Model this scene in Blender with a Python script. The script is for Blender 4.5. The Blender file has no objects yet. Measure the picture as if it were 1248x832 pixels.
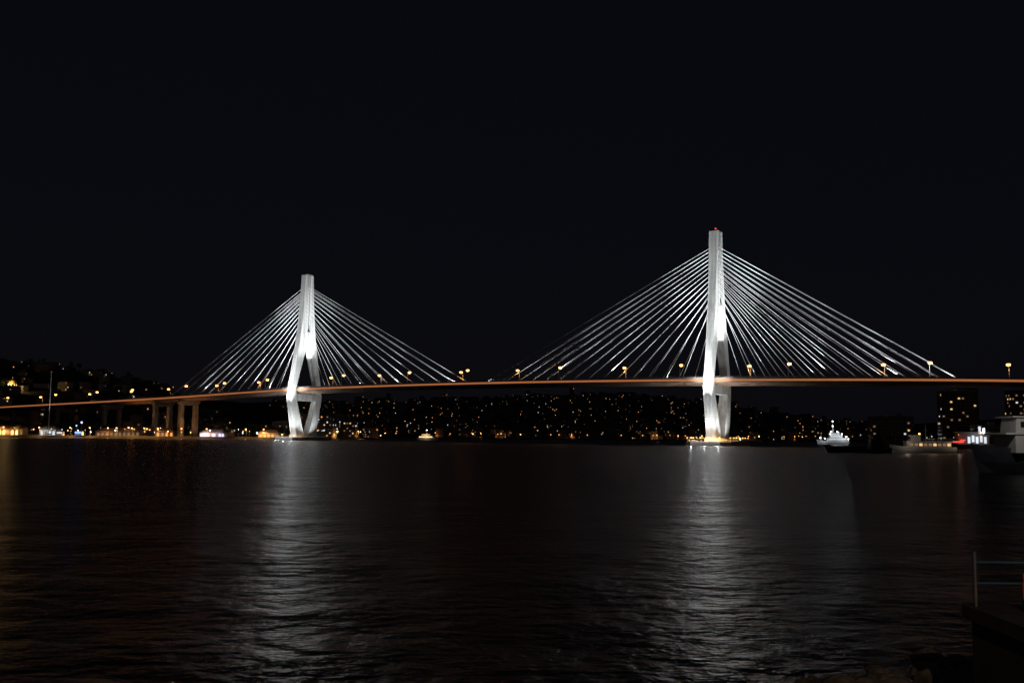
import bpy, math, random
import numpy as np
from mathutils import Vector, Matrix
random.seed(7)
R=random.random
U=random.uniform
scene=bpy.context.scene
scene.view_settings.view_transform='Standard'
scene.view_settings.look='None'
scene.view_settings.exposure=0

# ------------------------------------------------------------ materials
def mat(name,col,rough=0.8,metal=0.0,noise=0.0,nscale=0.3,bump=0.0,spec=0.3,emis=None,es=0.0,sample=False):
    m=bpy.data.materials.new(name); m.use_nodes=True
    nt=m.node_tree; b=nt.nodes['Principled BSDF']
    b.inputs['Base Color'].default_value=(*col,1)
    b.inputs['Roughness'].default_value=rough
    b.inputs['Metallic'].default_value=metal
    b.inputs['Specular IOR Level'].default_value=spec
    if noise>0:
        g=nt.nodes.new('ShaderNodeNewGeometry')
        n=nt.nodes.new('ShaderNodeTexNoise'); n.inputs['Scale'].default_value=nscale; n.inputs['Detail'].default_value=6
        nt.links.new(g.outputs['Position'],n.inputs['Vector'])
        r=nt.nodes.new('ShaderNodeValToRGB')
        r.color_ramp.elements[0].position=0.3; r.color_ramp.elements[1].position=0.7
        r.color_ramp.elements[0].color=(*[c*(1-noise) for c in col],1)
        r.color_ramp.elements[1].color=(*[min(1,c*(1+noise*0.6)) for c in col],1)
        nt.links.new(n.outputs['Fac'],r.inputs['Fac']); nt.links.new(r.outputs['Color'],b.inputs['Base Color'])
        if bump>0:
            bp=nt.nodes.new('ShaderNodeBump'); bp.inputs['Distance'].default_value=bump
            nt.links.new(n.outputs['Fac'],bp.inputs['Height']); nt.links.new(bp.outputs['Normal'],b.inputs['Normal'])
    if emis:
        b.inputs['Emission Color'].default_value=(*emis,1); b.inputs['Emission Strength'].default_value=es
        m.cycles.emission_sampling='AUTO' if sample else 'NONE'
    return m
def concrete_pylon():
    m=bpy.data.materials.new('pylon_concrete'); m.use_nodes=True
    nt=m.node_tree; b=nt.nodes['Principled BSDF']; b.inputs['Roughness'].default_value=0.85
    g=nt.nodes.new('ShaderNodeNewGeometry')
    mp=nt.nodes.new('ShaderNodeMapping'); mp.inputs['Scale'].default_value=(0.5,0.5,0.035)
    n=nt.nodes.new('ShaderNodeTexNoise'); n.inputs['Scale'].default_value=1; n.inputs['Detail'].default_value=8
    nt.links.new(g.outputs['Position'],mp.inputs['Vector']); nt.links.new(mp.outputs['Vector'],n.inputs['Vector'])
    r=nt.nodes.new('ShaderNodeValToRGB'); r.color_ramp.elements[0].position=0.32; r.color_ramp.elements[1].position=0.68
    r.color_ramp.elements[0].color=(0.33,0.34,0.33,1); r.color_ramp.elements[1].color=(0.56,0.57,0.55,1)
    nt.links.new(n.outputs['Fac'],r.inputs['Fac'])
    sp=nt.nodes.new('ShaderNodeSeparateXYZ'); nt.links.new(g.outputs['Position'],sp.inputs[0])
    mo=nt.nodes.new('ShaderNodeMath'); mo.operation='MODULO'; mo.inputs[1].default_value=4.0; nt.links.new(sp.outputs['Z'],mo.inputs[0])
    lt=nt.nodes.new('ShaderNodeMath'); lt.operation='LESS_THAN'; lt.inputs[1].default_value=0.25; nt.links.new(mo.outputs[0],lt.inputs[0])
    mx=nt.nodes.new('ShaderNodeMix'); mx.data_type='RGBA'; mx.blend_type='MULTIPLY'
    mu=nt.nodes.new('ShaderNodeMath'); mu.operation='MULTIPLY'; mu.inputs[1].default_value=0.3; nt.links.new(lt.outputs[0],mu.inputs[0])
    nt.links.new(mu.outputs[0],mx.inputs['Factor']); nt.links.new(r.outputs['Color'],mx.inputs['A']); mx.inputs['B'].default_value=(0.5,0.5,0.5,1)
    nt.links.new(mx.outputs['Result'],b.inputs['Base Color'])
    return m
M={}
M['pyl']=concrete_pylon()
M['conc']=mat('concrete',(0.35,0.33,0.30),0.9,noise=0.3,nscale=0.2)
M['deck']=mat('girder_paint',(0.30,0.22,0.17),0.7,noise=0.25,nscale=0.15)
M['asph']=mat('asphalt',(0.05,0.05,0.05),0.9,noise=0.3,nscale=2)
M['line']=mat('road_marking',(0.8,0.8,0.78),0.6)
M['cable']=mat('cable_sheath',(0.8,0.8,0.82),0.5)
M['steel']=mat('galvanised_steel',(0.35,0.35,0.36),0.5,metal=0.3)
M['dark']=mat('dark_opening',(0.02,0.02,0.02),0.9)
M['lampb']=mat('bridge_sodium_lamp',(0.8,0.5,0.2),0.5,emis=(1.0,0.38,0.09),es=7)
M['edge']=mat('painted_edge_glow',(0.5,0.2,0.1),0.5,emis=(1.0,0.34,0.12),es=0.34)  # glow put into the fascia colour, standing in for street lamp light
M['lamp']=mat('sodium_lamp',(0.8,0.5,0.2),0.5,emis=(1.0,0.42,0.12),es=9)
M['lampd']=mat('distant_sodium_lamp',(0.8,0.5,0.2),0.5,emis=(1.0,0.42,0.12),es=2.2)
M['lampw']=mat('white_lamp',(0.8,0.8,0.8),0.5,emis=(0.9,0.95,1.0),es=7)
M['red']=mat('red_beacon',(0.5,0.02,0.02),0.5,emis=(1,0.05,0.04),es=3)
M['land']=mat('ground_soil',(0.035,0.04,0.025),1,noise=0.5,nscale=0.02)
M['leaf']=mat('foliage',(0.05,0.075,0.03),0.9,noise=0.5,nscale=0.3)
M['bark']=mat('bark',(0.09,0.06,0.04),0.95)
M['wall']=mat('plaster_wall',(0.25,0.22,0.19),0.9,noise=0.3,nscale=0.02)
M['wall2']=mat('brick_wall',(0.2,0.13,0.09),0.9,noise=0.3,nscale=0.05)
M['glass']=mat('dark_glass',(0.02,0.025,0.03),0.15,spec=0.6)
M['w_warm']=mat('window_warm',(0.3,0.2,0.1),0.5,emis=(1,0.60,0.26),es=0.9)
M['w_or']=mat('window_orange',(0.3,0.2,0.1),0.5,emis=(1,0.38,0.09),es=1.0)
M['w_wh']=mat('window_white',(0.3,0.3,0.3),0.5,emis=(0.85,0.92,1),es=0.8)
M['w_dim']=mat('window_dim',(0.3,0.2,0.1),0.5,emis=(1,0.62,0.34),es=0.18)
M['w_hot']=mat('window_bright',(0.5,0.4,0.2),0.5,emis=(1,0.62,0.24),es=2.0)
M['gold']=mat('gold_render',(0.6,0.42,0.18),0.6,noise=0.2,nscale=0.5)
M['blue']=mat('blue_light',(0.1,0.2,0.7),0.5,emis=(0.25,0.45,1.0),es=2)
M['violet']=mat('violet_light',(0.5,0.4,0.9),0.5,emis=(0.7,0.62,1.0),es=1.8)
M['white']=mat('white_paint',(0.75,0.76,0.76),0.5,noise=0.1,nscale=0.5)
M['navy']=mat('dark_hull_paint',(0.03,0.035,0.05),0.5,noise=0.3,nscale=0.5)
M['rust']=mat('rust_red_paint',(0.22,0.05,0.03),0.7,noise=0.4,nscale=0.8)
M['rock']=mat('rock',(0.30,0.25,0.20),0.95,noise=0.6,nscale=3,bump=0.08)
M['quay']=mat('quay_concrete',(0.12,0.11,0.10),0.95,noise=0.5,nscale=1.2,bump=0.03)
M['teal']=mat('blue_rail_paint',(0.10,0.28,0.45),0.5)
M['redp']=mat('red_paint',(0.6,0.04,0.03),0.5,emis=(1,.05,.03),es=.08)

# ------------------------------------------------------------ mesh builder
class MB:
    def __init__(s): s.v=[];s.f=[];s.m=[];s.mats=[]
    def mi(s,k):
        if k not in s.mats: s.mats.append(k)
        return s.mats.index(k)
    def face(s,pts,k):
        i=len(s.v); s.v+= [tuple(p) for p in pts]; s.f.append(tuple(range(i,i+len(pts)))); s.m.append(s.mi(k))
    def rings(s,rings,k,cap=True):
        n=len(rings[0]); b=len(s.v)
        for r in rings: s.v+=[tuple(p) for p in r]
        mi=s.mi(k)
        for j in range(len(rings)-1):
            for i in range(n):
                a=b+j*n+i; c=b+j*n+(i+1)%n
                s.f.append((a,c,c+n,a+n)); s.m.append(mi)
        if cap:
            s.f.append(tuple(b+i for i in reversed(range(n)))); s.m.append(mi)
            e=b+(len(rings)-1)*n
            s.f.append(tuple(e+i for i in range(n))); s.m.append(mi)
    def box(s,c,d,k,rz=0,taper=1.0):
        x,y,z=d[0]/2,d[1]/2,d[2]/2; cs,sn=math.cos(rz),math.sin(rz)
        rs=[]
        for zz,t in((-z,1),(z,taper)):
            rs.append([(c[0]+cs*a*t-sn*b*t,c[1]+sn*a*t+cs*b*t,c[2]+zz) for a,b in((-x,-y),(x,-y),(x,y),(-x,y))])
        s.rings(rs,k)
    def tube(s,p,q,r,k,n=6,r2=None):
        p=Vector(p);q=Vector(q);d=(q-p).normalized()
        a=d.cross(Vector((0,0,1))) 
        if a.length<1e-3: a=d.cross(Vector((1,0,0)))
        a.normalize(); b=d.cross(a)
        r2=r if r2 is None else r2
        rs=[]
        for o,rr in((p,r),(q,r2)):
            rs.append([o+a*math.cos(2*math.pi*i/n)*rr+b*math.sin(2*math.pi*i/n)*rr for i in range(n)])
        s.rings(rs,k)
    def lathe(s,c,prof,k,n=12):
        s.rings([[(c[0]+r*math.cos(2*math.pi*i/n),c[1]+r*math.sin(2*math.pi*i/n),c[2]+z) for i in range(n)] for r,z in prof],k)
    def build(s,name,parent=None,loc=None,rz=0,smooth=False):
        me=bpy.data.meshes.new(name); me.from_pydata(s.v,[],s.f)
        for k in s.mats: me.materials.append(M[k])
        me.polygons.foreach_set('material_index',s.m)
        if smooth: me.polygons.foreach_set('use_smooth',[True]*len(s.f))
        me.update()
        o=bpy.data.objects.new(name,me); scene.collection.objects.link(o)
        if loc: o.location=loc
        o.rotation_euler[2]=rz
        if parent: o.parent=parent
        return o
def empty(name,loc=(0,0,0),rz=0):
    o=bpy.data.objects.new(name,None); o.location=loc; o.rotation_euler[2]=rz
    scene.collection.objects.link(o); return o
def light(kind,name,loc,power,col,parent=None,size=0.3,target=None,cone=60,blend=0.6):
    l=bpy.data.lights.new(name,kind); l.energy=power; l.color=col; l.shadow_soft_size=size
    if kind=='SPOT': l.spot_size=math.radians(cone); l.spot_blend=blend
    o=bpy.data.objects.new(name,l); scene.collection.objects.link(o); o.location=loc
    if parent: o.parent=parent
    if target is not None:
        d=Vector(target)-Vector(loc); o.rotation_euler=d.to_track_quat('-Z','Y').to_euler()
    return o
SOD=(1.0,0.45,0.15)

# ------------------------------------------------------------ world / moon
w=bpy.data.worlds.new('World'); scene.world=w; w.use_nodes=True
nt=w.node_tree; bg=nt.nodes['Background']
sky=nt.nodes.new('ShaderNodeTexSky'); sky.sky_type='NISHITA'; sky.sun_disc=False
sky.sun_elevation=math.radians(4); sky.sun_rotation=math.radians(160)
hs=nt.nodes.new('ShaderNodeMix'); hs.data_type='RGBA'; hs.inputs['Factor'].default_value=0.92
sc=nt.nodes.new('ShaderNodeVectorMath'); sc.operation='SCALE'; sc.inputs['Scale'].default_value=0.004
nt.links.new(sky.outputs[0],sc.inputs[0]); nt.links.new(sc.outputs[0],hs.inputs['A'])
hs.inputs['B'].default_value=(0.0023,0.0024,0.0043,1)
nt.links.new(hs.outputs['Result'],bg.inputs['Color']); bg.inputs['Strength'].default_value=1.0
sl=bpy.data.lights.new('moon','SUN'); sl.energy=0.004; sl.angle=math.radians(0.5); sl.color=(1,0.95,0.88)
so=bpy.data.objects.new('moon',sl); scene.collection.objects.link(so); so.rotation_euler=(math.radians(55),0,math.radians(25))

# ------------------------------------------------------------ camera
cd=bpy.data.cameras.new('camera'); cam=bpy.data.objects.new('camera',cd); scene.collection.objects.link(cam)
cd.lens=35; cd.sensor_width=36; cd.clip_end=60000; cd.clip_start=0.2
cam.matrix_world=Matrix.Translation((0,0,5))@Matrix.Rotation(math.radians(90+5.46),4,'X')@Matrix.Rotation(math.radians(0.5),4,'Z')
scene.camera=cam

# ------------------------------------------------------------ water
m=bpy.data.materials.new('water'); m.use_nodes=True; nt=m.node_tree; b=nt.nodes['Principled BSDF']
b.inputs['Base Color'].default_value=(0.003,0.005,0.010,1); b.inputs['Roughness'].default_value=0.27; b.inputs['IOR'].default_value=1.33
g=nt.nodes.new('ShaderNodeNewGeometry')
def nz(sx,sy,sc_,det,rough=0.55):
    mp=nt.nodes.new('ShaderNodeMapping'); mp.inputs['Scale'].default_value=(sx,sy,1)
    mp.inputs['Rotation'].default_value=(0,0,math.radians(U(-12,12)))
    n=nt.nodes.new('ShaderNodeTexNoise'); n.inputs['Scale'].default_value=sc_; n.inputs['Detail'].default_value=det; n.inputs['Roughness'].default_value=rough
    nt.links.new(g.outputs['Position'],mp.inputs['Vector']); nt.links.new(mp.outputs['Vector'],n.inputs['Vector']); return n
n1=nz(0.85,1.0,1.2,4); n2=nz(0.9,1,0.16,3); n3=nz(0.9,1,4.5,2)
b1=nt.nodes.new('ShaderNodeBump'); b1.inputs['Distance'].default_value=1.5; nt.links.new(n2.outputs['Fac'],b1.inputs['Height'])
b2=nt.nodes.new('ShaderNodeBump'); b2.inputs['Distance'].default_value=0.5; nt.links.new(n1.outputs['Fac'],b2.inputs['Height']); nt.links.new(b1.outputs['Normal'],b2.inputs['Normal'])
b3=nt.nodes.new('ShaderNodeBump'); b3.inputs['Distance'].default_value=0.06; nt.links.new(n3.outputs['Fac'],b3.inputs['Height']); nt.links.new(b2.outputs['Normal'],b3.inputs['Normal'])
nt.links.new(b3.outputs['Normal'],b.inputs['Normal'])
M['water']=m
mb=MB(); mb.face([(-30000,-300,0),(30000,-300,0),(30000,45000,0),(-30000,45000,0)],'water'); mb.build('water')

# ------------------------------------------------------------ terrain
main=np.array([(-6000,900),(-700,985),(-236,990),(-222,1040),(-212,1200),(-175,1350),(-240,1500),(-300,1750),(-100,1900),(500,1950),(900,1850),(2500,1700),(6500,1700),(6500,9000),(-6500,9000)],float)
harb=np.array([(262,620),(420,560),(1200,430),(3000,300),(3000,1500),(900,1300),(400,1000),(322,880)],float)
def sdist(P,poly):
    n=len(poly); d=np.full(len(P),1e9); ins=np.zeros(len(P),bool)
    for i in range(n):
        a=poly[i];b_=poly[(i+1)%n]; e=b_-a; w_=P-a
        t=np.clip((w_@e)/(e@e),0,1); q=w_-np.outer(t,e); d=np.minimum(d,np.hypot(q[:,0],q[:,1]))
        c=((a[1]<=P[:,1])&(b_[1]>P[:,1]))|((b_[1]<=P[:,1])&(a[1]>P[:,1]))
        xx=a[0]+(P[:,1]-a[1])/(b_[1]-a[1] if b_[1]!=a[1] else 1e-9)*e[0]
        ins^=c&(P[:,0]<xx)
    return np.where(ins,d,-d)
hills=[(-860,1600,330,74),(-500,1900,300,30),(-650,2900,500,56),(-150,3100,480,48),(330,3100,420,78),(620,2900,300,30),(1000,3500,500,20),(1700,3000,500,60),(-1500,2200,600,110)]
def height(P):
    P=np.atleast_2d(np.array(P,float)); x,y=P[:,0],P[:,1]
    d=sdist(P,main); d2=sdist(P,harb)
    base=np.clip(d/6,-1,1)*2.5
    k=np.clip((d-30)/350,0,1); k=k*k*(3-2*k)
    h=np.zeros(len(P))
    for cx,cy,r,hh in hills: h+=hh*np.exp(-((x-cx)**2+(y-cy)**2)/(r*r*1.3))
    ns=6*np.sin(x/83+1)*np.sin(y/97)+4*np.sin(x/37+2)*np.sin(y/51+1)+2*np.sin(x/17)*np.sin(y/23)
    H=base+k*(h+4+ns*0.8+np.clip(d/200,0,4))
    H2=np.clip(d2/6,-1,1)*2.5
    return np.maximum(H,H2)
def hz(x,y): return float(height([(x,y)])[0])
def terrain(name,x0,x1,y0,y1,st):
    xs=np.arange(x0,x1+1,st); ys=np.arange(y0,y1+1,st)
    X,Y=np.meshgrid(xs,ys); P=np.stack([X.ravel(),Y.ravel()],1); Z=height(P)
    V=np.column_stack([P,Z]); nx=len(xs); ny=len(ys)
    i=np.arange((nx-1)*(ny-1)); a=(i//(nx-1))*nx+i%(nx-1)
    F=np.column_stack([a,a+1,a+nx+1,a+nx])
    keep=(Z[F].max(1)>-2.4); F=F[keep]
    me=bpy.data.meshes.new(name); me.from_pydata(V.tolist(),[],F.tolist()); me.materials.append(M['land'])
    me.polygons.foreach_set('use_smooth',[True]*len(F))
    o=bpy.data.objects.new(name,me); scene.collection.objects.link(o)
terrain('hills',-3600,3600,860,4600,20)
terrain('harbour_ground',200,2400,300,859,13)

# ------------------------------------------------------------ bridge
P0=Vector((148,716)); P1=Vector((-194,933)); Dv=(P1-P0); SP=Dv.length; u=Dv/SP; n_=Vector((-u.y,u.x))
if n_.y<0: n_=-n_
def W(s,n,z): 
    p=P0+u*s+n_*n; return Vector((p.x,p.y,z))
zs=[-420,-197,0,200,405,606,908,1150]; zv=[31,42.0,47.0,49.0,47.5,41.5,34.5,28]
def dz(s):
    for i in range(len(zs)-1):
        if s<=zs[i+1] or i==len(zs)-2: break
    t=(s-zs[i])/(zs[i+1]-zs[i]); h=zs[i+1]-zs[i]
    def sl_(j):
        a=max(0,j-1); b_=min(len(zs)-1,j+1); return (zv[b_]-zv[a])/(zs[b_]-zs[a])
    m0,m1=sl_(i)*h,sl_(i+1)*h
    return (2*t**3-3*t*t+1)*zv[i]+(t**3-2*t*t+t)*m0+(-2*t**3+3*t*t)*zv[i+1]+(t**3-t*t)*m1
bridge=empty('cable_stayed_bridge')
S=[-400+10*i for i in range(0,152)]
mb=MB()
mb.rings([[W(s,-12,dz(s)),W(s,12,dz(s)),W(s,12,dz(s)-2.3),W(s,7,dz(s)-4.2),W(s,-7,dz(s)-4.2),W(s,-12,dz(s)-2.3)] for s in S],'deck')
mb.build('deck_girder',bridge)
mb=MB()
for sg in(-1,1):
    a,b_=sg*11.6,sg*11.9
    mb.rings([[W(s,a,dz(s)+.01),W(s,b_,dz(s)+.01),W(s,b_,dz(s)+1.0),W(s,a,dz(s)+1.0)] for s in S],'conc')
    for s in S[:-1]:
        for k in(0,5): mb.tube(W(s+k,sg*11.75,dz(s+k)+1),W(s+k,sg*11.75,dz(s+k)+1.7),.06,'steel',4)
    mb.rings([[W(s,a,dz(s)+1.62),W(s,b_,dz(s)+1.62),W(s,b_,dz(s)+1.74),W(s,a,dz(s)+1.74)] for s in S],'steel')
mb.build('parapets',bridge)
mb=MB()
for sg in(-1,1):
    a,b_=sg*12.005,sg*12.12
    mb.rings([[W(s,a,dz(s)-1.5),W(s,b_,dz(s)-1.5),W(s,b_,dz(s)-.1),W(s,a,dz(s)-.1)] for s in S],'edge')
mb.build('deck_edge_glow',bridge)  # self-lit strip imitating sodium glow on the deck edge
mb=MB()
for i in range(len(S)-1):
    s0,s1=S[i],S[i+1]
    mb.face([W(s0,-11.4,dz(s0)+.01),W(s1,-11.4,dz(s1)+.01),W(s1,11.4,dz(s1)+.01),W(s0,11.4,dz(s0)+.01)],'asph')
    for n in(-7,-3.5,0,3.5,7):
        e=s1 if n==0 else s0+4
        mb.face([W(s0,n-.08,dz(s0)+.02),W(e,n-.08,dz(e)+.02),W(e,n+.08,dz(e)+.02),W(s0,n+.08,dz(s0)+.02)],'line')
mb.build('road_surface',bridge)

def interp(z,pts):
    for i in range(len(pts)-1):
        if z<=pts[i+1][0]: break
    a,b_=pts[i],pts[i+1]; t=(z-a[0])/(b_[0]-a[0]); return a[1]+(b_[1]-a[1])*t
OUT=[(3,12.8),(36,20.0),(41,20.3),(48,19.4),(60,17.0),(72,14.5),(84,12.2),(93,10.6),(103,9.1),(114,7.9),(126,6.8),(140,5.9),(155,5.1)]
INN=[(3,2.6),(36,12.4),(41,13.3),(48,13.6),(60,10.2),(72,6.6),(84,3.1),(93,0.9),(103,0.45),(114,.45),(126,.45),(140,.45),(155,.45)]
HL=[(3,3.9),(36,3.1),(60,2.9),(93,3.2),(155,3.3)]
def pylon(s0):
    mb=MB()
    zz=[3,12,24,36,41,48,54,60,66,72,78,84,89,93,98,103,114,126,140,155]
    for sg in(-1,1):
        rs=[]
        for z in zz:
            o=interp(z,OUT)*sg; i=interp(z,INN)*sg; h=interp(z,HL); c=.5
            q=[(s0-h+c,o),(s0+h-c,o),(s0+h,o-sg*c),(s0+h,i),(s0-h,i),(s0-h,o-sg*c)]
            rs.append([W(a,b_,z) for a,b_ in q])
        mb.rings(rs,'pyl')
    rs=[]
    for z in(93.5,110,126,140,154):
        h=interp(z,HL)-.9
        rs.append([W(s0-h,-.46,z),W(s0+h,-.46,z),W(s0+h,.46,z),W(s0-h,.46,z)])
    mb.rings(rs,'pyl')
    mb.rings([[W(s0-2.5,n,36.5),W(s0+2.5,n,36.5),W(s0+2.5,n,42.7),W(s0-2.5,n,42.7)] for n in(-12.9,12.9)],'pyl')
    mb.rings([[W(s0-4.8,-13.4,2.9),W(s0+4.8,-13.4,2.9),W(s0+4.8,13.4,2.9),W(s0-4.8,13.4,2.9)],[W(s0-4.8,-13.4,5.4),W(s0+4.8,-13.4,5.4),W(s0+4.8,13.4,5.4),W(s0-4.8,13.4,5.4)]],'pyl')
    for sg in(-1,1):
        h=interp(104,HL)+.02
        mb.rings([[W(s0+sg*(h-.3),-1.5,101.5),W(s0+sg*(h+.08),-1.5,101.5),W(s0+sg*(h+.08),1.5,101.5),W(s0+sg*(h-.3),1.5,101.5)],
                  [W(s0+sg*(h-.3),-.5,107.5),W(s0+sg*(h+.08),-.5,107.5),W(s0+sg*(h+.08),.5,107.5),W(s0+sg*(h-.3),.5,107.5)]],'dark')
        mb.rings([[W(s0+sg*h,-2.4,100.4),W(s0+sg*(h+1.2),-2.4,100.4),W(s0+sg*(h+1.2),2.4,100.4),W(s0+sg*h,2.4,100.4)],[W(s0+sg*h,-2.4,100.9),W(s0+sg*(h+1.2),-2.4,100.9),W(s0+sg*(h+1.2),2.4,100.9),W(s0+sg*h,2.4,100.9)]],'conc')
    mb.rings([[W(s0-2.6,-4.2,155),W(s0+2.6,-4.2,155),W(s0+2.6,4.2,155),W(s0-2.6,4.2,155)],[W(s0-2.6,-4.2,156),W(s0+2.6,-4.2,156),W(s0+2.6,4.2,156),W(s0-2.6,4.2,156)]],'conc')
    mb.build('pylon',bridge)
    mb=MB()
    def oct_(a,b_,z):
        c=6
        return [W(s0+x,y,z) for x,y in((-a,-b_+c),(-a+c,-b_),(a-c,-b_),(a,-b_+c),(a,b_-c),(a-c,b_),(-a+c,b_),(-a,b_-c))]
    mb.rings([oct_(17,25,-4),oct_(17,25,2.4)],'conc'); mb.rings([oct_(16.4,24.4,2.4),oct_(16.4,24.4,3.0)],'conc')
    pts=oct_(16,24,3.0)
    for i in range(8):
        a,b_=pts[i],pts[(i+1)%8]; L=(b_-a).length; k=max(2,int(L/3))
        for j in range(k):
            p=a+(b_-a)*j/k; mb.tube(p,p+Vector((0,0,1.1)),.08,'steel',4)
            if j%2==0 and s0==0:
                mb.tube(p+Vector((0,0,1.1)),p+Vector((0,0,2.0)),.05,'steel',4); mb.lathe(p+Vector((0,0,2.0)),[(.1,0),(.4,.15),(.4,.6),(.1,.8)],'lampd',6)
        for z in(.55,1.1): mb.tube(a+Vector((0,0,z)),b_+Vector((0,0,z)),.06,'steel',4)
    mb.build('foundation',bridge)
pylon(0); pylon(SP)

def cables(s0,left,right,N):
    mb=MB()
    for dirn,reach in((-1,right),(1,left)):
        for k in range(N):
            t=k/(N-1); sd=22+(reach-22)*t; zt=99+(143-99)*(t**0.8)
            h=interp(zt,HL)
            for sg in(-1,1):
                s1=s0+dirn*sd; a=W(s0+dirn*(h-.1),sg*(interp(zt,OUT)*.5),zt); b_=W(s1,sg*11.2,dz(s1)+.9)
                mb.tube(a,b_,.135,'cable',5)
                d=(a-b_).normalized(); mb.tube(b_-d*.3,b_+d*3.0,.2,'steel',6)
    mb.build('stay_cables',bridge)
cables(0,190,160,14); cables(SP,175,180,12)
mb=MB(); p=W(0,0,156); mb.tube(p,p+Vector((0,0,1.0)),.15,'steel'); mb.lathe(p+Vector((0,0,1.0)),[(.2,0),(.45,.15),(.45,.7),(.2,.9)],'red',8); mb.build('aviation_beacon',bridge)

def pier(s,w=9.0):
    mb=MB(); z1=dz(s)-4.2; x0=W(s,0,0); g0=min(0,hz(x0.x,x0.y))-2
    for n in(-w,w):
        mb.rings([[W(s-2.3,n-2.3,g0),W(s+2.3,n-2.3,g0),W(s+2.3,n+2.3,g0),W(s-2.3,n+2.3,g0)],[W(s-2.0,n-2,z1-3),W(s+2.0,n-2,z1-3),W(s+2.0,n+2,z1-3),W(s-2.0,n+2,z1-3)]],'conc')
    mb.rings([[W(s-2.5,n,z),W(s+2.5,n,z),W(s+2.5,n,z1-.002),W(s-2.5,n,z1-.002)] for n,z in((-w-4,z1-1.8),(-w-1,z1-4.2),(w+1,z1-4.2),(w+4,z1-1.8))],'conc')
    mb.build('approach_pier',bridge)
for s in(566,606,690,775,860,945,-300,-380): pier(s)
for s in(550,586,626): light('SPOT','pier_flood',W(s,-22,4),1.3e4,SOD,bridge,.3,W(s,0,26),110)

# ------------------------------------------------------------ floodlighting
CW=(0.95,0.98,1.0)
def flood(s0,k=1.0,far=(178,178)):
    def sp(loc,tgt,p,cone,col=CW): light('SPOT','floodlight',loc,p*k,col,bridge,.5,tgt,cone,.7)
    for s in(-13,13):
        sp(W(s0+s,-40,4),W(s0,-4,125),1.1e6,40)
    sp(W(s0-58,-9,dz(s0-58)+3),W(s0,0,118),3.2e5,55)
    sp(W(s0+58,-9,dz(s0+58)+3),W(s0,0,118),3.2e5,55)
    for s in(-15,15):
        sp(W(s0+s,-23,4),W(s0,-14,34),3.6e4,80)
    sp(W(s0-16,0,4),W(s0,0,34),3e4,110)
    for sg in(-1,1):
        q=.7 if (sg>0) else 1.0
        fd=far[0] if sg<0 else far[1]
        for d,p in((34,7e4),(78,2.2e5),(125,2.2e5),(fd,2.6e5)):
            s=s0+sg*d; sp(W(s,-11,dz(s)+1.9),W(s0+sg*(d*0.5),-4,135-d*.2),p*q,86)
    for s in(-10,0,10): light('POINT','floodlight_spill',W(s0+s,-26,7),2.2e3*(1.4 if s0>0 else 1.1),CW,bridge,.5)
    for s in(-6,6): light('POINT','floodlight_spill',W(s0+s,-21.8,44),2.2e3*(1.4 if s0>0 else 1.1),CW,bridge,.5)
flood(0,1,(164,196)); flood(SP,1,(184,180))
for s0,pw in((0,1.6e4),(SP,2e3)):
    for s,n in((-14,-19),(0,-21),(12,-19),(-13.5,-8),(13.5,-8),(7,-21),(-7,-21)):
        light('SPOT','foundation_light',W(s0+s,n,9),pw,(1,.50,.14),bridge,.25,W(s0+s*.9,n*.95,3),130)

# ------------------------------------------------------------ street lamps on the bridge
def lamp_mesh(hh=10.5,arm=2.2,k='lamp',sc_=1.0):
    mb=MB(); mb.tube((0,0,0),(0,0,hh),.16,'steel',6,.09)
    mb.tube((0,0,hh-.3),(0,arm,hh+.35),.07,'steel',5)
    mb.box((0,arm+.4,hh+.42),(.5,1.5,.22),'steel')
    mb.lathe((0,arm+.4,hh+.3-.55*sc_),[(.15*sc_,0),(.42*sc_,.12*sc_),(.5*sc_,.34*sc_),(.42*sc_,.56*sc_)],k,8)
    me_o=mb.build('tmp'); me=me_o.data; bpy.data.objects.remove(me_o); return me
LM=lamp_mesh(k='lampb',sc_=2.7)
rzd=math.atan2(n_.y,n_.x)-math.pi/2
SL=[-232,-188,-145,-113,-55,-21,24,78,125,175,213,232,274,322,349,380,445,475,504,535,560,609,645,670,705,743,780,836,874,930]
for i,s in enumerate(SL):
    side=-1 if i%2==0 else 1
    o=bpy.data.objects.new('street_lamp',LM); scene.collection.objects.link(o)
    p=W(s,side*11.3,dz(s)+.02); o.location=p; o.rotation_euler[2]=rzd+(0 if side<0 else math.pi)
    light('SPOT','bulb',W(s,side*8.7,dz(s)+8.9),4e3,SOD,bridge,.3,W(s,side*8.7,0),150,.3)

LM2=lamp_mesh(8,1.6,'lamp',1.3)
def glamp(x,y,power=6e3,col=SOD,rz=None,streak=0):
    o=bpy.data.objects.new('street_lamp',LM2); scene.collection.objects.link(o); z=hz(x,y)-.3
    o.location=(x,y,z); o.rotation_euler[2]=math.pi if rz is None else rz
    light('SPOT','bulb',(0,2.0,6.9),power,col,o,.3,(0,2.0,0),150,.4)
    if streak: light('POINT','bulb_spill',(0,2.0,6.8),streak,col,o,.3)
for x in(-505,-470,-438,-420,-404,-392,-380,-366,-352,-330,-305,-268,-245,-228): glamp(x+U(-3,3),997+U(0,8),U(4e3,1e4),streak=U(1e2,4e2))
for x,y in((-204,1210),(-190,1290),(-172,1375),(-205,1450)): glamp(x-8,y+6,6e3,streak=300)
for x in(-240,-150,-60,-20,60,120,210,290,330,400,470,560,650,760): glamp(x,1975+U(0,15),5e3,streak=U(1e2,1.4e3))
for x,y in((300,640),(345,625),(400,600),(285,700)): glamp(x,y,1e3,streak=200)
mb=MB()
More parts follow.
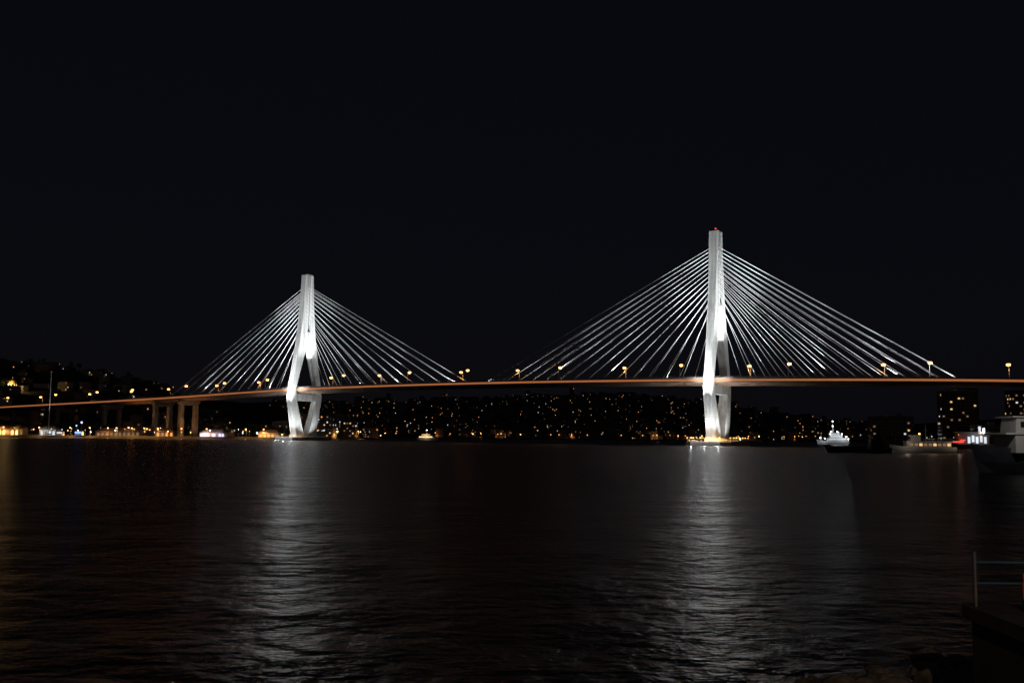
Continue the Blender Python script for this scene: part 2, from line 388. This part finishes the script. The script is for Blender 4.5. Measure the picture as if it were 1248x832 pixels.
def plight(x,y,h_,q,ks):
    z=hz(x,y)
    if z<1: return
    mb.tube((x,y,z-.5),(x,y,z+h_),.08,'steel',4)
    mb.lathe((x,y,z+h_),[(.1,0),(q,q*.5),(q,q*1.3),(.1,q*1.8)],random.choice(ks),6)
for _ in range(90): plight(U(-640,-236),997+abs(random.gauss(0,45)),U(3,8),U(.25,.65),['lamp','lamp','lampd','lampd','w_hot','lampw','w_wh'])
for _ in range(50): plight(U(-300,-190),U(1150,1500),7,U(.4,.8),['lamp','lampd','w_hot','w_wh'])
for _ in range(34): plight(U(270,520),U(600,840),U(3,7),U(.2,.42),['lampd','lampd','w_hot','w_wh','lampw'])
mb.build('promenade_lights')

# ------------------------------------------------------------ distant city
def bld(mb,x,y,z,w_,d_,h_,lit,wk='wall',ww=1.6,mats=None,rz=0,fl=3.2):
    mb.box((x,y,z+h_/2-2),(w_,d_,h_+4),wk,rz)
    if R()<.5: mb.box((x,y,z+h_+.6),(w_*.9,d_*.9,1.2),wk,rz,.6)
    mats=mats or ['w_warm','w_warm','w_or','w_wh','w_dim','w_dim','w_dim','w_dim']
    cs,sn=math.cos(rz),math.sin(rz)
    nf=max(1,int(h_/fl))
    for face,(L,off) in enumerate(((w_,d_/2),(d_,w_/2),(d_,w_/2))):
        nw=max(1,int(L/3.6))
        for f in range(nf):
            for i in range(nw):
                if R()>lit: continue
                a=-L/2+(i+.5)*L/nw; zz=z+f*fl+1.9; e=.06; hw=ww/2
                if face==0: q=[(a-hw,-off-e),(a+hw,-off-e)]
                elif face==1: q=[(off+e,a-hw),(off+e,a+hw)]
                else: q=[(-off-e,a+hw),(-off-e,a-hw)]
                q=[(x+cs*p-sn*r,y+sn*p+cs*r) for p,r in q]
                mb.face([(q[0][0],q[0][1],zz-.8),(q[1][0],q[1][1],zz-.8),(q[1][0],q[1][1],zz+.8),(q[0][0],q[0][1],zz+.8)],random.choice(mats))
cand=[]
for _ in range(1000):
    y=1975+abs(random.gauss(0,1))*520; t=U(-.24,.36)
    cand.append((t*y,y))
for _ in range(420):
    cand.append((random.gauss(270,200),random.gauss(2760,240)))
Z=height(cand); DD=sdist(np.array(cand,float),main)
mb=MB()
for (x,y),z,d in zip(cand,Z,DD):
    if d<25: continue
    h_=random.choice([6,7,9,10,13,16]); 
    if R()<.04: h_=U(20,32)
    bld(mb,x,y,z,U(9,22),U(9,16),h_,U(.0,.055) if y>2150 else U(0,.09),ww=U(1.1,1.9),rz=U(-.5,.5),wk=random.choice(['wall','wall2']))
mb.build('distant_city')
mb=MB(); c2=[(U(-.2,.34),1960+abs(random.gauss(0,1))*600) for _ in range(110)]
c2=[(t*y,y) for t,y in c2]; Z=height(c2)
for (x,y),z in zip(c2,Z):
    if z<1: continue
    mb.tube((x,y,z-1),(x,y,z+8),.12,'steel',4); mb.lathe((x,y,z+8),[(.2,0),(.7,.3),(.7,.8),(.2,1)],'lampd',6)
for x in range(-260,1000,46):
    x2=x+U(-18,18); y=1962+U(0,8)
    if hz(x2,y)<1: continue
    mb.tube((x2,y,0),(x2,y,9),.12,'steel',4); mb.lathe((x2,y,9),[(.2,0),(.9,.3),(.9,1.1),(.2,1.4)],random.choice(['lampd','lamp','lampd','w_hot']),6)
mb.build('distant_street_lights')

# ------------------------------------------------------------ left-hand town
for _ in range(260):
    x=U(-1050,-235); y=U(1030,1900)
    if x/y<-.56 or x/y>-.12: continue
    if float(sdist(np.array([[x,y]]),main)[0])<30: continue
    if abs((Vector((x,y))-P0).dot(n_))<32: continue
    mbx=MB(); bld(mbx,0,0,0,U(10,24),U(9,14),random.choice([6,7,10,13]),U(.0,.10),ww=1.5,wk=random.choice(['wall','wall2']))
    mbx.build('hillside_house',None,(x,y,hz(x,y)),U(-.5,.5))
for x,y,w_,d_,h_,l in((-222,1215,26,16,26,.2),(-205,1300,22,14,20,.28),(-232,1420,30,14,32,.15),(-190,1395,20,14,18,.3),(-262,1290,22,14,30,.2),(-250,1120,20,14,17,.2)):
    mbx=MB(); bld(mbx,0,0,0,w_,d_,h_,l,ww=1.7); mbx.build('apartment_block',None,(x-6,y,hz(x,y)),U(-.3,.3))

def hall(x,y,w_,h_,n,name='waterfront_hall',wk='gold',litm='w_hot',pw=5e3,col=(1,.58,.2)):
    e=empty(name,(x,y,hz(x,y)-.2)); mb=MB()
    mb.box((0,5,h_/2),(w_,10,h_),wk); mb.build('walls',e)
    mb=MB(); mb.box((0,4.5,h_+.3),(w_+1.2,12,.6),'wall'); mb.rings([[(-w_/2,-1,h_+.6),(w_/2,-1,h_+.6),(w_/2,10.4,h_+.6),(-w_/2,10.4,h_+.6)],[(-w_/2+4,4.2,h_+3.6),(w_/2-4,4.2,h_+3.6),(w_/2-4,5,h_+3.6),(-w_/2+4,5,h_+3.6)]],'wall2'); mb.build('roof',e)
    mb=MB(); mc=MB()
    for i in range(n):
        a=-w_/2+(i+.5)*w_/n; q=w_/n*.28
        arc=[(a-q,-.06,.3),(a+q,-.06,.3),(a+q,-.06,h_*.55)]+[(a+q*math.cos(t),-.06,h_*.55+q*math.sin(t)) for t in (.6,1.2,1.57,1.94,2.54)]+[(a-q,-.06,h_*.55)]
        mb.face(arc,litm if R()<.75 else 'w_dim')
    for i in range(n+1):
        a=-w_/2+i*w_/n; mc.tube((a,-1,0),(a,-1,h_),.28,wk,8)
    mb.build('arched_windows',e); mc.build('columns',e)
    for a,k in((-w_/4,1),(w_/4,.5)):
        light('SPOT','forecourt_light',(a,-6,h_+2),pw*k*3,col,e,.3,(a,0,2),120)
hall(-505,1004,30,7,7,pw=1.0e3)
hall(-468,1010,16,6,4,wk='white',litm='w_wh',pw=4e2,col=(.9,.95,1))
hall(-300,1004,24,4,8,'waterfront_pavilion','white','violet',1.2e3,(.8,.75,1))
hall(-398,1012,44,4.5,10,'boathouse','wall','w_dim',3e2,SOD)
hall(-350,1010,18,5,4,'boathouse','wall','w_or',3e2,SOD)
hall(-243,1002,20,4,5,'restaurant','gold','w_warm',7e2)

sx,sy=-712,1420; e=empty('hilltop_shrine',(sx,sy,hz(sx,sy)-.5)); mb=MB()
mb.box((0,0,3),(15,15,6),'gold'); mb.box((0,0,6.4),(16.4,16.4,.8),'white')
mb.lathe((0,0,6.8),[(5.5,0),(5.5,5),(5.9,5.2),(5.9,5.8)],'gold',12); mb.build('base',e)
mb=MB(); mb.lathe((0,0,12.6),[(5.2,0),(5.0,1.6),(4.0,3.4),(2.4,4.7),(.8,5.3),(.5,7.5),(.05,9.5)],'gold',14); mb.build('dome',e)
mb=MB()
for i in range(8):
    a=i*math.pi/4+.2; mb.box((5.55*math.cos(a),5.55*math.sin(a),9.2),(.2,1.3,3),'w_hot',a)
for a in(-4,0,4): mb.box((a,-7.55,2.6),(1.8,.15,3.6),'w_hot')
mb.build('windows',e)
for a in(-9,9): light('POINT','shrine_flood',(a,-14,2),1.0e4,(1,.62,.25),e,.3)
light('POINT','shrine_flood',(0,-12,10),1.0e4,(1,.6,.22),e,.3)
mb=MB(); mb.tube((0,0,0),(0,0,62),.4,'white',8,.22); mb.lathe((0,0,62),[(.3,0),(.8,.3),(.8,.9),(.2,1.3)],'white',8); mb.box((0,0,.6),(4,4,1.2),'conc'); mb.build('flag_mast',None,(-461,996,3))
light('SPOT','mast_flood',(-461,975,4),3e4,(.9,.95,1),None,.2,(-461,996,50),40)
e=empty('illuminated_kiosk',(-432,1000,hz(-432,1000))); mb=MB(); mb.box((0,0,2),(7,5,4),'white'); mb.box((0,0,4.3),(8.4,6.4,.6),'navy'); mb.build('walls',e)
mb=MB(); mb.box((0,-2.6,3),(6,.15,1.2),'blue'); mb.tube((2,0,4.5),(2,0,12),.1,'steel'); mb.lathe((2,0,12),[(.2,0),(1,.5),(1,1.5),(.2,2)],'violet',8); mb.tube((-3,0,4.5),(-3,0,9),.1,'steel'); mb.lathe((-3,0,9),[(.2,0),(.8,.5),(.8,1.2),(.2,1.6)],'blue',8); mb.build('signs',e)
light('POINT','kiosk_light',(0,-5,5),6e2,(.4,.45,1),e,.3)
e=empty('illuminated_kiosk',(-452,1003,hz(-452,1003))); mb=MB(); mb.box((0,0,2),(6,5,4),'white'); mb.box((0,-2.6,2.6),(5,.15,1.6),'w_wh'); mb.box((0,0,4.2),(7,6,.4),'navy'); mb.build('walls',e)

# ------------------------------------------------------------ trees
def tree(mb,x,y,z,h,r):
    mb.tube((x,y,z-1),(x+U(-.4,.4),y,z+h*.55),.35,'bark',5,.15)
    for _ in range(4):
        a=U(0,6.28); mb.tube((x,y,z+h*.35),(x+math.cos(a)*r*.6,y+math.sin(a)*r*.6,z+h*U(.55,.8)),.14,'bark',4,.05)
    for _ in range(9):
        a=U(0,6.28); q=U(0,.75)*r; cx,cy,cz=x+math.cos(a)*q,y+math.sin(a)*q,z+h*U(.45,.9); cr=r*U(.3,.5)
        for _ in range(16):
            d=Vector((random.gauss(0,1),random.gauss(0,1),random.gauss(0,.8))).normalized()*cr*U(.5,1.1)
            p=Vector((cx,cy,cz))+d; a1=Vector((U(-1,1),U(-1,1),U(-1,1)))*.95; a2=Vector((U(-1,1),U(-1,1),U(-1,1)))*.95
            mb.face([p-a1,p+a2,p+a1,p-a2],'leaf')
mb=MB()
for _ in range(120):
    x=U(-620,-238); y=U(1026,1075)
    if abs((Vector((x,y))-P0).dot(n_))<20: continue
    tree(mb,x,y,hz(x,y),U(8,15),U(3.5,6))
mb.build('waterfront_trees')
mb=MB()
for _ in range(260):
    x=random.gauss(-850,230); y=random.gauss(1560,130); tree(mb,x,y,hz(x,y),U(9,18),U(5,8))
mb.build('hillside_woods')

# ------------------------------------------------------------ right-hand harbour buildings
def block(x,y,w_,d_,h_,lit,mats,name='apartment_tower',wk='wall2',ww=1.8):
    e=empty(name,(x,y,hz(x,y)),U(-.25,.1)); mb=MB()
    mb.box((0,0,h_/2-1),(w_,d_,h_+2),wk); mb.box((0,0,h_+.7),(w_+.6,d_+.6,.6),'conc'); mb.box((w_*.2,0,h_+2.2),(5,4,2.6),'conc')
    for f in range(int(h_/3.2)): mb.box((0,-d_/2-.5,f*3.2+3.1),(w_-1,1.0,.2),'conc')
    mb.build('walls',e); mb=MB(); nf=int(h_/3.2)
    for off,L,ax in((-d_/2-.05,w_,0),(-w_/2-.05,d_,1)):
        nw=int(L/3.2)
        for f in range(nf):
            for i in range(nw):
                a=-L/2+(i+.5)*L/nw; k=random.choice(mats) if R()<lit else 'glass'; c=(a,off,f*3.2+1.7) if ax==0 else (off,a,f*3.2+1.7)
                mb.box(c,(ww,.08,1.4) if ax==0 else (.08,ww,1.4),k)
    mb.build('windows',e)
WM=['w_dim','w_dim','w_dim','w_warm','w_wh']
block(402,900,30,16,46,.12,WM); block(436,960,22,16,52,.10,WM); block(462,900,26,16,47,.28,['w_wh','w_dim','w_warm','w_dim','w_dim'])
block(342,900,36,18,23,.05,WM,'warehouse','wall')
block(495,820,26,16,36,.18,WM); block(380,800,20,14,14,.1,WM,'warehouse','wall')
e=empty('ferry_terminal',(318,690,hz(318,690)),-.2); mb=MB(); mb.box((0,0,4),(20,9,8),'wall'); mb.box((0,-.5,8.3),(22,11,.5),'conc'); mb.build('walls',e)
mb=MB()
for i in range(5): mb.box((-3+i*2.6,-4.6,3+(i%2)*.8),(1.7,.15,4.5),'w_wh')
mb.box((4,-4.6,9.8),(1.6,.3,5),'w_wh'); mb.box((6.6,-4.6,9.2),(1.2,.3,3.4),'lampw'); mb.build('lit_facade',e)
mb=MB(); mb.box((-10,-4.7,1.6),(7,.2,.6),'red'); mb.box((-7,-4.7,2.8),(3,.2,.5),'red'); mb.build('neon_strip',e)
light('POINT','terminal_light',(2,-9,4),6e2,(.7,.85,1),e,.3); light('POINT','neon_glow',(-9,-7,2),2e2,(1,.1,.05),e,.2)
mb=MB()
for _ in range(40):
    x=U(300,470); y=U(700,860); tree(mb,x,y,hz(x,y),U(7,12),U(3,5))
mb.build('harbour_trees')

# ------------------------------------------------------------ boats
def hull(L,B,D,k,sheer=1.2,n=12,trans=.8):
    mb=MB(); rs=[]
    for i in range(n+1):
        t=i/n; x=-L/2+L*t
        wd=B/2*(trans+(1-trans)*min(1,t*3))*(1 if t<.55 else max(.02,1-((t-.55)/.45)**2.0))
        zt=D+sheer*(2*t-1)**2*(1.3 if t>.5 else .5); fl=.75 if t<.9 else .35
        xo=0 if t<.85 else (t-.85)/.15*1.4
        rs.append([(x,-wd*fl,-.8),(x,wd*fl,-.8),(x+xo*.3,wd,zt*.4),(x+xo,wd,zt),(x+xo,-wd,zt),(x+xo*.3,-wd,zt*.4)])
    mb.rings(rs,k); return mb
e=empty('harbour_ferry',(164,398,0),math.radians(176)); hull(24,6.5,1.8,'white').build('hull',e)
mb=MB(); mb.box((-1.5,0,3.1),(17,5.2,2.5),'white'); mb.box((-1.5,0,4.5),(18,5.8,.25),'white'); mb.box((3.5,0,5.7),(4,3.6,2.2),'white',0,.92); mb.box((3.5,0,6.95),(4.6,4.2,.2),'white'); mb.build('superstructure',e)
mb=MB()
for i in range(9):
    for sg in(-1,1): mb.box((-9+i*1.8,sg*2.64,3.3),(1.2,.08,1.0),'w_dim' if i%3 else 'w_warm')
for a in(-1,0,1): mb.box((5.42,a*1.1,5.9),(.08,.9,.9),'glass')
mb.build('windows',e)
mb=MB(); mb.tube((-1,0,4.6),(-1,0,11),.1,'steel'); mb.tube((-2,0,9),(0,0,9),.06,'steel')
for i in range(12):
    for sg in(-1,1): mb.tube((-10.2+i*1.1,sg*2.7,4.6),(-10.2+i*1.1,sg*2.7,5.6),.04,'steel',4)
for sg in(-1,1): mb.tube((-10.2,sg*2.7,5.6),(1.9,sg*2.7,5.6),.05,'steel',4)
mb.build('mast_and_rails',e)
light('POINT','deck_lamp',(-2,3.6,6.5),60,(1,.8,.55),e,.15); light('POINT','deck_lamp',(-12,5,5),110,(1,.75,.5),e,.15); light('POINT','deck_lamp',(8,6,5),110,(1,.8,.6),e,.15)
e=empty('work_barge',(136,392,0),math.radians(180)); hull(24,7,1.5,'navy',1.0,trans=.9).build('hull',e)
mb=MB(); mb.box((-7,0,3.2),(5,4,3),'navy'); mb.box((-7,0,4.9),(5.6,4.6,.3),'rust'); mb.box((-7,0,6),(3,3,2),'navy'); mb.build('wheelhouse',e)
mb=MB(); mb.tube((3,0,1.5),(3,0,10),.16,'steel'); mb.tube((3,0,2.6),(-4,0,8.5),.12,'steel'); mb.tube((3,0,10),(-4,0,8.5),.04,'steel',4); mb.tube((11.5,0,2.5),(11.5,0,12),.08,'steel'); mb.box((1,0,1.9),(7,4,1),'rust'); mb.build('derrick',e)
mb=MB()
for i in range(7):
    mb.lathe((-9+i*3,3.55,.5),[(.25,0),(.5,.2),(.5,.7),(.25,.9)],'navy',8)
mb.build('tyre_fenders',e)
e=empty('illuminated_ship',(354,1100,0),math.radians(182)); hull(34,8,3,'white').build('hull',e)
mb=MB(); mb.box((-4,0,5),(20,6.4,3.6),'white'); mb.box((-3,0,8.2),(13,5.6,2.8),'white'); mb.box((-1,0,10.8),(6,4.6,2.4),'white'); mb.box((-6,0,11.3),(2.4,2.4,4),'white',0,.8); mb.build('superstructure',e)
mb=MB(); mb.tube((0,0,12),(0,0,24),.35,'white',6,.15); mb.tube((0,-3,17),(0,3,17),.14,'white'); mb.tube((13,0,4),(13,0,13),.15,'white'); mb.build('mast',e)
mb=MB()
for i in range(11): mb.box((-13+i*1.8,3.25,5.4),(1.2,.1,1.2),'w_wh')
for i in range(7): mb.box((-8.6+i*1.8,2.85,8.4),(1.2,.1,1.2),'w_wh')
for x,z in((-14,7.5),(-9,10.4),(4,10.4),(10,5.5),(15,6),(0,24.4),(0,19),(-4,13),(3,13),(-16,5)):
    mb.lathe((x,2.6 if z<14 else 0,z),[(.2,0),(.75,.3),(.75,.9),(.2,1.2)],'lampw',8)
mb.build('deck_lights',e)
for x,z in((-12,9),(0,16),(12,9)): light('POINT','deck_flood',(x,9,z),1.3e3,(.9,.96,1),e,.4)
e=empty('passenger_boat',(-108,1290,0),math.radians(5)); hull(26,7,2,'white').build('hull',e)
mb=MB(); mb.box((-2,0,3.6),(18,5.4,2.8),'white'); mb.box((-2,0,6.4),(12,5,2.4),'white'); mb.build('superstructure',e)
mb=MB()
for i in range(10): mb.box((-10+i*1.7,-2.75,3.8),(1.3,.1,1.3),'w_hot')
for i in range(6): mb.box((-6.5+i*1.7,-2.55,6.6),(1.3,.1,1.1),'w_warm')
mb.tube((-1,0,7),(-1,0,12),.12,'steel'); mb.lathe((-1,0,12),[(.2,0),(.6,.3),(.6,.8),(.2,1)],'lampw',8); mb.build('windows',e)
light('POINT','deck_lamp',(-2,-7,5),5e2,(1,.8,.5),e,.2)
e=empty('moored_ship',(94.5,158,0),math.radians(176)); hull(40,10,3.0,'navy',1.2).build('hull',e)
mb=MB(); mb.box((3,0,4.6),(26,8,2.8),'white'); mb.box((4,0,6.15),(27,8.6,.25),'white'); mb.box((11,0,7.5),(9,6,2.4),'white',0,.94); mb.box((11,0,8.8),(10,6.8,.22),'white'); mb.build('superstructure',e)
mb=MB()
for i in range(12): mb.box((-8+i*2,4.05,4.8),(1.1,.08,.9),'glass' if i%4 else 'w_dim')
for i in range(4): mb.box((8.0+i*2,3.0,7.6),(1.4,.16,.9),'glass')
mb.build('windows',e)
mb=MB(); mb.tube((10,0,8.8),(10,0,13),.1,'steel')
for i in range(16): mb.tube((-8+i*1.5,4.1,6.28),(-8+i*1.5,4.1,7.2),.035,'steel',4)
mb.tube((-8,4.1,7.2),(14.5,4.1,7.2),.04,'steel',4); mb.build('rails',e)
light('SPOT','ship_fill_spot',(20,14,12),1.1e3,(1,.92,.8),e,.15,(13,3,6),90)  # spot added off the hull to brighten the superstructure

# ------------------------------------------------------------ near quay, jetty, rocks
mb=MB(); mb.box((0,-20.5,.7),(120,43,5.4),'quay'); mb.box((0,.75,3.5),(120,.5,.2),'conc'); mb.build('quay')
e=empty('stone_jetty'); mb=MB()
mb.box((13.86,15.2,-.2),(12,4.2,4.4),'quay'); mb.box((13.86,15.2,2.1),(12.2,4.5,.22),'quay'); mb.build('jetty_body',e)
e=empty('jetty_railing'); mb=MB()
for x,y in((7.9,17.2),(10.4,17.25),(12.8,17.3)): mb.tube((x,y,2.2),(x,y,3.12),.022,'steel',8)
for z in(2.6,2.95): mb.tube((7.9,17.2,z),(12.8,17.3,z-.02),.016,'teal',8)
mb.build('posts_and_rails',e)
e=empty('tarpaulin_boat',(10.1,15.9,2.5),.1); mb=hull(3.4,1.3,.3,'teal',.25); mb.build('hull',e)
mb=MB(); mb.rings([[(x,-.5*k,.45),(x,0,.45+.3*k),(x,.5*k,.45)] for x,k in((-1.6,.5),(-.8,1),(.4,1),(1.4,.5))],'navy'); mb.build('tarpaulin',e)
mb=MB(); mb.box((0,0,.3),(.16,.16,.3),'redp'); mb.lathe((0,0,.45),[(.07,0),(.1,.03),(.1,.12),(.05,.16)],'redp',10); mb.box((0,0,.08),(.2,.2,.16),'steel'); mb.build('mooring_beacon',None,(8.72,17.0,2.2))
def rock(mb,x,y,z,r):
    n=9; rs=[]; sx=U(.8,1.4); ph=U(0,6)
    for j in range(7):
        a=-math.pi/2+math.pi*(j+.15)/6.3
        rs.append([(x+r*sx*math.cos(a)*math.cos(2*math.pi*i/n+ph)*U(.8,1.15),y+r*math.cos(a)*math.sin(2*math.pi*i/n+ph)*U(.8,1.15),z+r*.65*math.sin(a)*U(.85,1.1)) for i in range(n)])
    mb.rings(rs,'rock')
mb=MB()
for _ in range(380):
    x=U(4.4,11.5); y=U(17.6,19.3+max(0,(x-4)*.62))
    top=.1+.4*max(0,(x-4.5)/5); rock(mb,x,y,U(-.4,top)-.12,U(.18,.42))
mb.build('shore_rocks')
e=empty('added_quay_lamp',(5,-2,3.4)); mb=MB(); mb.tube((0,0,0),(0,0,6),.09,'steel',8,.05); mb.tube((0,0,5.9),(0,1,6.2),.05,'steel'); mb.box((0,1.2,6.2),(.3,.7,.14),'steel'); mb.build('post',e)  # unseen lamp added behind the camera to light rocks and jetty
light('SPOT','bulb',(0,1.2,5.9),9e2,(1,.74,.48),e,.12,(3.8,19.5,-3),28,.9)  # added spot lifting the dark foreground
